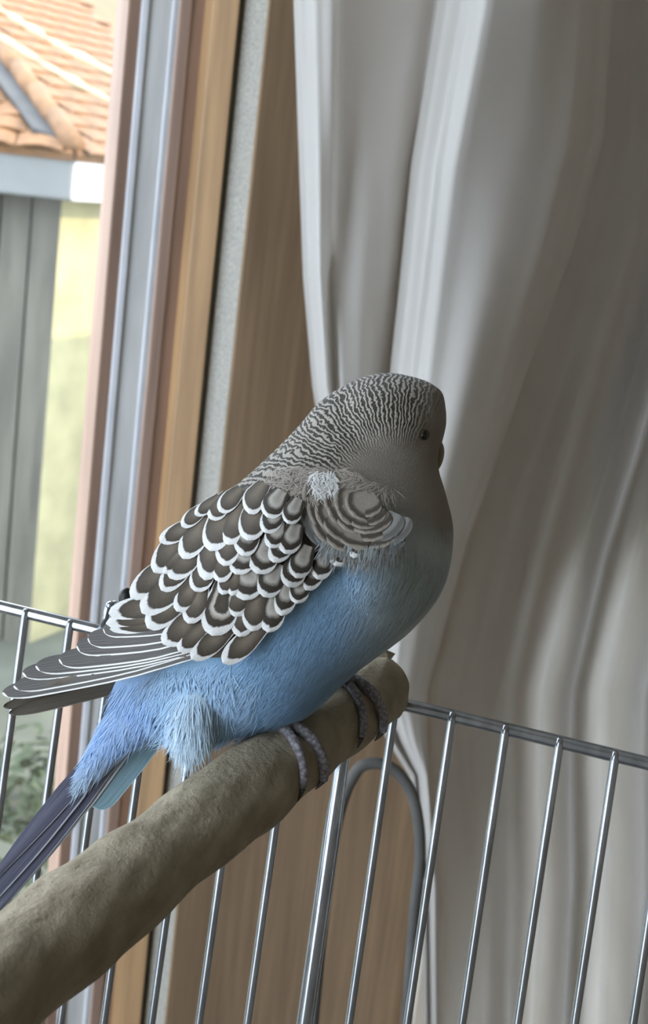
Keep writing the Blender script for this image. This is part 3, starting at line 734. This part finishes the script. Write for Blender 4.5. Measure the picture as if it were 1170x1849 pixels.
breast = scatter([(700, 900), (800, 900), (818, 970), (800, 1065), (720, 1150), (640, 1218), (560, 1280), (520, 1310), (430, 1330), (340, 1350), (255, 1330), (180, 1370), (130, 1425), (120, 1420), (190, 1290), (200, 1245), (420, 1190), (520, 1110), (660, 1000)], 13000)
blades('breast_plumage', breast, 30, 1.5, pal1, 1.0, jit=.10)
rump = scatter([(200, 1245), (300, 1205), (420, 1190), (480, 1230), (470, 1310), (340, 1345), (255, 1330), (180, 1370), (130, 1425), (120, 1420), (190, 1290)], 3200)
blades('vent_plumage', rump, 44, 1.7, pal1, 2.6, jit=.14, tipcol=L3((190, 214, 238)))
tuft = scatter([(324, 1240), (372, 1240), (384, 1325), (350, 1345), (326, 1325)], 360)
blades('thigh_tuft', tuft, 70, 2.0, lambda x, y: L3((180, 210, 232)), 4.0, jit=.12, dirf=lambda x, y: (-.12 + (x - 355) * .004, 1.0), tipcol=L3((226, 234, 238)))
blades('thigh_tuft', scatter([(300, 1290), (330, 1290), (420, 1310), (440, 1330), (395, 1345), (300, 1335)], 300), 40, 1.7, lambda x, y: L3((170, 204, 222)), 6.0, dirf=lambda x, y: (-.35, 1.0), tipcol=L3((214, 228, 234)))
# --- face: eye with ring, cere and hooked beak
w, nn = surf(765, 785); ec = B(765, 785, w - 4.5)
eye = mk('eye', *ball(ec, .00075, .00075, .00075, 16, 24), M['eye'], bird)
ring = [B(765 + 9 * math.cos(a), 785 + 9 * math.sin(a), surf(765 + 9 * math.cos(a), 785 + 9 * math.sin(a))[0] + .3) for a in np.linspace(0, 2 * math.pi, 25)]
mk('eye_ring', *tube(ring, .00012, 8, False), M['claw'], eye)
bt = catmull(np.array([[780, 784, 24], [789, 800, 24], [792, 818, 20], [790, 838, 13], [784, 854, 4]], float), 16)
V = []
for x, y, r_ in bt:
    for k in range(20):
        a = 2 * math.pi * k / 20; V.append(B(x + r_ * .5 * math.cos(a), y + r_ * .2 * math.cos(a), r_ * math.sin(a)))
mk('beak', V, grid_faces(16, 20, True) + [tuple(range(20))[::-1], tuple(15 * 20 + k for k in range(20))], M['beak'], bird)
mk('cere', *ball(B(790, 788, 0), .0008, .0009, .0019), M['skin'], bird)

# --- wings
ctl = np.array([(660, 960, 178), (600, 930, 172), (560, 1060, 190), (480, 1150, 188), (430, 1000, 178), (500, 900, 148), (400, 905, 92), (330, 1180, 168), (300, 975, 72), (240, 1050, 82),
                (200, 1205, 118), (190, 1130, 84), (100, 1230, 86), (10, 1270, 66), (8, 1240, 62), (420, 1190, 178), (450, 870, 96), (350, 1080, 150), (520, 1000, 196)], float)
def tps(r): return np.where(r > 0, r * r * np.log(np.maximum(r, 1e-9)), 0)
xy = ctl[:, :2] / 100; d_ = np.linalg.norm(xy[:, None] - xy[None], axis=2); n_ = len(ctl)
Am = np.zeros((n_ + 3, n_ + 3)); Am[:n_, :n_] = tps(d_) + np.eye(n_) * .05; Am[:n_, n_] = 1; Am[:n_, n_ + 1:] = xy; Am[n_, :n_] = 1; Am[n_ + 1:, :n_] = xy.T
sol = np.linalg.solve(Am, np.concatenate([ctl[:, 2], [0, 0, 0]]))
def wingw(x, y):
    q = np.array([x, y]) / 100; r_ = np.linalg.norm(xy - q, axis=1); w = tps(r_) @ sol[:n_] + sol[n_] + sol[n_ + 1:] @ q
    s = surf(x, y)[0]; return float(max(w, (s + 3) if s is not None else -1e9))
# underlay of the wing so that no gap shows between feathers
wpoly = [(680, 930), (640, 985), (560, 1035), (505, 1095), (465, 1150), (405, 1188), (330, 1186), (262, 1196), (150, 1228), (40, 1250), (30, 1240), (100, 1195), (190, 1140), (250, 1066), (292, 1004), (318, 972), (382, 918), (440, 880), (520, 868), (620, 880)]
def wing_under(sign, name):
    c = np.mean(wpoly, 0); V, Fc = [], []; m = len(wpoly); RN = 9
    for i in range(RN):
        f = (i + .02) / (RN - 1 + .02)
        for x, y in wpoly:
            px_, py_ = c[0] + (x - c[0]) * f, c[1] + (y - c[1]) * f; V.append((px_, py_, (wingw(px_, py_) - 4) * sign))
    top_ = len(V); V += [(x, y, w - 6 * sign) for x, y, w in V]
    g = grid_faces(RN, m, True); Fc = g + [tuple(top_ + i for i in f[::-1]) for f in g] + [tuple(range(m))[::-1], tuple(top_ + i for i in range(m))]
    r0 = (RN - 1) * m
    Fc += [(r0 + i, r0 + (i + 1) % m, top_ + r0 + (i + 1) % m, top_ + r0 + i) for i in range(m)]
    return mk(name, [B(*p) for p in V], Fc, M['under_wing'], bird)
wing = wing_under(1, 'wing'); fwing = wing_under(-1, 'wing')
def feather(name, root, tip, width, mat, parent, h0=0.0, lift=9.0, bend=0.0, shape='round', sign=1, nl=9, nw=5, camber=3.0, wfun=None, thick=False):
    root, tip = np.array(root, float), np.array(tip, float); d = tip - root; L_ = np.linalg.norm(d); d /= L_; p = np.array([-d[1], d[0]])
    V, uv = [], []
    vv = np.array([0, .15, .3, .45, .6, .72, .80, .86, .90, .935, .96, .98, .993, 1.0]) if shape == 'long' else np.linspace(0, 1, nl) if shape != 'round' else np.array([0, .2, .4, .55, .68, .79, .88, .95, 1.0]); nl = len(vv)
    for v in vv:
        if shape == 'round': hw = (.62 + .38 * min(1, v / .45)) * (math.sqrt(max(0, 1 - max(0, (v - .58) / .42) ** 2)) if v > .58 else 1)
        elif shape == 'long': hw = (.55 + .45 * min(1, v / .35)) * (math.sqrt(max(0, 1 - max(0, (v - .84) / .16) ** 2)) if v > .84 else 1)
        else: hw = (.5 + .5 * min(1, v / .3)) * (max(0, 1 - max(0, (v - .45) / .55) ** 1.6))
        hw = max(hw, .04) * width / 2
        for j in range(nw):
            u = -1 + 2 * j / (nw - 1)
            q = root + d * L_ * v + p * (u * hw + bend * math.sin(math.pi * v) * width)
            base = (wfun or wingw)(q[0], q[1])
            V.append((q[0], q[1], sign * (base + h0 + lift * v - camber * u * u * (.4 + .6 * v)))); uv.append(((u + 1) / 2, v))
    return mk(name, [B(*q) for q in V], grid_faces(nl, nw), mat, parent, uvs=uv)
# flight feathers, upper ones lying over the lower ones
fl = [((345, 1182), (4, 1252), 34), ((338, 1176), (24, 1240), 32), ((350, 1172), (40, 1216), 34), ((352, 1166), (64, 1204), 36), ((356, 1158), (106, 1192), 38), ((350, 1146), (138, 1168), 38), ((345, 1136), (158, 1154), 36), ((340, 1126), (186, 1137), 30)]
for i, (a, b, wd_) in enumerate(fl): feather('flight_feather', a, b, wd_, M['flight'], wing, h0=-5 + i * 1.1, lift=2, shape='long', nl=14, camber=1.5, bend=-.10)
plane = lambda x, y: 30.0
for a, b, wd_, h in (((400, 1185), (6, 1276), 26, 0), ((390, 1190), (16, 1288), 24, -6)):
    feather('flight_feather', a, b, wd_, M['flight_dark'], fwing, h0=h, lift=3, shape='long', nl=12, wfun=lambda x, y: -8.0 + .1 * (x - 10), sign=-1, bend=-.14)
# secondaries with broad white fringes
for i, (a, b, wd_) in enumerate([((340, 1112), (198, 1136), 30), ((330, 1098), (191, 1126), 34), ((322, 1078), (196, 1108), 44)]):
    feather('secondary_feather', a, b, wd_, M['covert'], wing, h0=3 + i * 1.5, lift=4, bend=-.08)
cov = [  # root, tip, width, kind ; from the wing's lower rows up to the back
 ((478, 1128), (402, 1197), 42, 0), ((420, 1128), (345, 1190), 40, 0), ((382, 1120), (322, 1176), 40, 0), ((356, 1100), (294, 1163), 46, 0), ((340, 1064), (266, 1134), 50, 0),
 ((498, 1068), (484, 1142), 44, 1), ((470, 1066), (455, 1140), 44, 0), ((408, 1052), (383, 1148), 64, 2), ((366, 1052), (340, 1126), 42, 0), ((356, 1040), (319, 1104), 38, 0),
 ((352, 1024), (256, 1107), 56, 0), ((322, 1008), (236, 1080), 44, 0), ((520, 1040), (508, 1112), 40, 1), ((545, 1040), (535, 1090), 36, 1),
 ((504, 1018), (476, 1078), 48, 1), ((452, 1012), (440, 1084), 56, 1), ((430, 1018), (419, 1076), 30, 0), ((414, 1020), (401, 1074), 30, 0), ((378, 1010), (352, 1068), 42, 0), ((350, 1004), (291, 1066), 42, 0),
 ((362, 975), (306, 1044), 48, 0), ((336, 972), (296, 1036), 32, 0), ((336, 952), (278, 1034), 44, 0),
 ((545, 1000), (520, 1060), 46, 1), ((556, 985), (534, 1044), 42, 1), ((488, 972), (464, 1036), 52, 1), ((450, 972), (425, 1037), 48, 1), ((396, 950), (370, 1048), 46, 0),
 ((514, 952), (494, 1016), 42, 1), ((370, 922), (330, 1009), 46, 0), ((352, 940), (288, 978), 32, 0),
 ((414, 985), (396, 1052), 40, 0), ((424, 950), (404, 1022), 44, 0), ((432, 908), (412, 984), 46, 0), ((460, 940), (438, 1004), 46, 1), ((410, 905), (379, 995), 52, 0), ((536, 945), (514, 1000), 42, 1), ((506, 935), (488, 990), 38, 1),
 ((466, 900), (447, 976), 50, 0), ((506, 908), (478, 962), 40, 1), ((374, 912), (328, 951), 28, 0), ((412, 892), (380, 938), 36, 0), ((436, 882), (396, 924), 34, 0),
 ((510, 886), (482, 934), 44, 1), ((478, 872), (450, 928), 40, 0), ((396, 896), (352, 930), 24, 0), ((540, 900), (520, 946), 36, 1)]
cov = [((440, 1048), (424, 1114), 44, 0), ((448, 1080), (432, 1150), 44, 0)] + cov
cov = [((600, 985), (572, 1046), 44, 1), ((625, 965), (604, 1022), 42, 1), ((580, 1000), (552, 1066), 42, 1), ((650, 950), (638, 1008), 40, 1)] + cov
for i, (a, b, wd_, k) in enumerate(cov):
    feather('covert_feather', a, b, wd_, M[('covert', 'pale', 'covert_chevron')[k]], wing, h0=6 + i * .28, lift=10, bend=rng.normal() * .05, camber=4)
# barred shoulder feathers on widening arcs round the neck
cx, cy = 662, 900
n_b = 0
for ri, (rad, step) in enumerate(((132, 20), (114, 22), (96, 25), (78, 29), (60, 34), (42, 44))):
    for a in np.arange(50 + ri * 5, 200, step):
        aa = R(a + rng.normal() * 3); dx, dy = math.cos(aa), math.sin(aa)
        rr = rad * (1.0 if a > 100 else .90) * (1 + .03 * rng.normal())
        tip = (cx + dx * rr, cy + dy * rr * .92); root = (cx + dx * (rr - 46), cy + dy * (rr - 46) * .92)
        if tip[0] > 730 or tip[1] < 880: continue
        feather('shoulder_feather', root, tip, 40 + rad * .22, M['barred_soft' if ri == 0 or (a < 75 and ri < 3) else 'barred'], wing, h0=9 + ri * 2.0 + rng.random(), lift=4, camber=2.0, bend=rng.normal() * .06); n_b += 1

down = scatter([(482, 846), (560, 840), (640, 850), (716, 884), (690, 900), (620, 896), (560, 898), (490, 880)], 900)
dcen = lambda x, y: (math.cos(x * .05 + y * .03) * .7 - .2, .8 + .4 * math.sin(x * .07))
blades('neck_down', down, 26, 1.3, lambda x, y: L3((166, 157, 146)), 4.0, base=lambda x, y: wingw(x, y) + (14 if y > 868 else 10), dirf=dcen, jit=.6, tipcol=L3((186, 178, 168)))
white = scatter([(562, 850), (606, 850), (612, 880), (585, 894), (560, 880)], 240)
blades('white_down_spot', white, 17, 2.0, lambda x, y: L3((214, 213, 210)), 3.0, base=lambda x, y: wingw(x, y) + 18, dirf=lambda x, y: (-.1, 1), jit=.5)
# soft fringe where the shoulder feathers run into the breast
fr = [(cx + math.cos(R(a_)) * r_, cy + math.sin(R(a_)) * r_ * .92) for a_, r_ in zip(rng.uniform(52, 135, 420), rng.uniform(84, 118, 420))]
blades('shoulder_fringe', fr, 34, 1.8, lambda x, y: L3((150, 156, 156)) if rng.random() < .7 else L3((124, 118, 110)), 2.0, base=lambda x, y: wingw(x, y) + 14 if x < 735 else -99, dirf=lambda x, y: (-.15 + (x - 662) * .004, 1.0), jit=.2)
# --- tail
tw_ = lambda x, y: 0.0
tail = mk('tail', *tube([B(300, 1270, 0), B(230, 1340, 0), B(170, 1410, 0)], [.0016, .0012, .0006], 10), M['tail'], bird)
for a, b, wd_, m, h in (((300, 1290), (164, 1456), 62, 'tail_teal', -16), ((262, 1310), (-70, 1720), 34, 'tail_pale', -10), ((240, 1330), (-40, 1690), 26, 'tail', -4), ((232, 1300), (-110, 1730), 50, 'tail', 4), ((226, 1320), (-60, 1640), 24, 'tail', 9)):
    feather('tail_feather', a, b, wd_, M[m], tail, h0=h, lift=3, shape='point' if m != 'tail_teal' else 'long', nl=14, camber=2, wfun=tw_)
for a, b, wd_ in (((300, 1225), (150, 1400), 50), ((270, 1240), (122, 1422), 42), ((290, 1262), (168, 1392), 36)):
    pass
blades('tail_covert_plumage', scatter([(200, 1250), (300, 1210), (330, 1250), (250, 1330), (190, 1380), (140, 1420), (118, 1424)], 1800), 56, 2.0, pal1, 2.0, dirf=lambda x, y: (-.62, .78), jit=.07)

# --- feet: scaly toes curled over the branch
def toe(name, s0, s1, a0, a1, r0, parent, rad):
    pts, rr = [], []
    for i in range(12):
        f = i / 11; s = s0 + (s1 - s0) * f; a = a0 + (a1 - a0) * f
        pts.append(pf + pd * s + (pu * math.cos(a) + ps * math.sin(a)) * (prad(s) + rad * .75)); rr.append(rad * (1.05 - .35 * f + .05 * math.sin(f * 17)))
    o = mk(name, *tube(pts, rr, 12), M['skin'], parent)
    cl = []
    for i in range(6):
        f = i / 5; a = a1 + (.32 if a1 > a0 else -.32) * f; cl.append(pf + pd * (s1 + .0006 * f) + (pu * math.cos(a) + ps * math.sin(a)) * (prad(s1) + rad * (.7 - .3 * f)))
    mk('claw', *tube(cl, [rad * .55 * (1 - .85 * i / 5) for i in range(6)], 8), M['claw'], parent); return o
def near_s(px, py):
    best = min(((abs((lambda q: (q.x / -q.z * F + CX) - px)(ROT.transposed() @ (pf + pd * s - CAM))) , s) for s in np.linspace(0, PLEN, 800))); return best[1]
for px_, hip, lbl in ((512, (455, 1285, 40), 'near'), (622, (560, 1235, -30), 'far')):
    s = near_s(px_, 0); anchor = pf + pd * s + pu * (prad(s) + .001)
    leg = mk('leg', *tube([B(*hip), B(*hip).lerp(anchor, .6) + pu * .0012, anchor], [.0022, .0016, .0016], 14), M['skin'], bird)
    toe('toe', s, s - .0012, -.25, 1.75, 0, leg, .0012); toe('toe', s + .0006, s + .0062, -.2, 1.5, 0, leg, .00095)
    toe('toe', s, s - .001, .2, -1.5, 0, leg, .0011); toe('toe', s + .001, s + .005, .2, -1.4, 0, leg, .001)
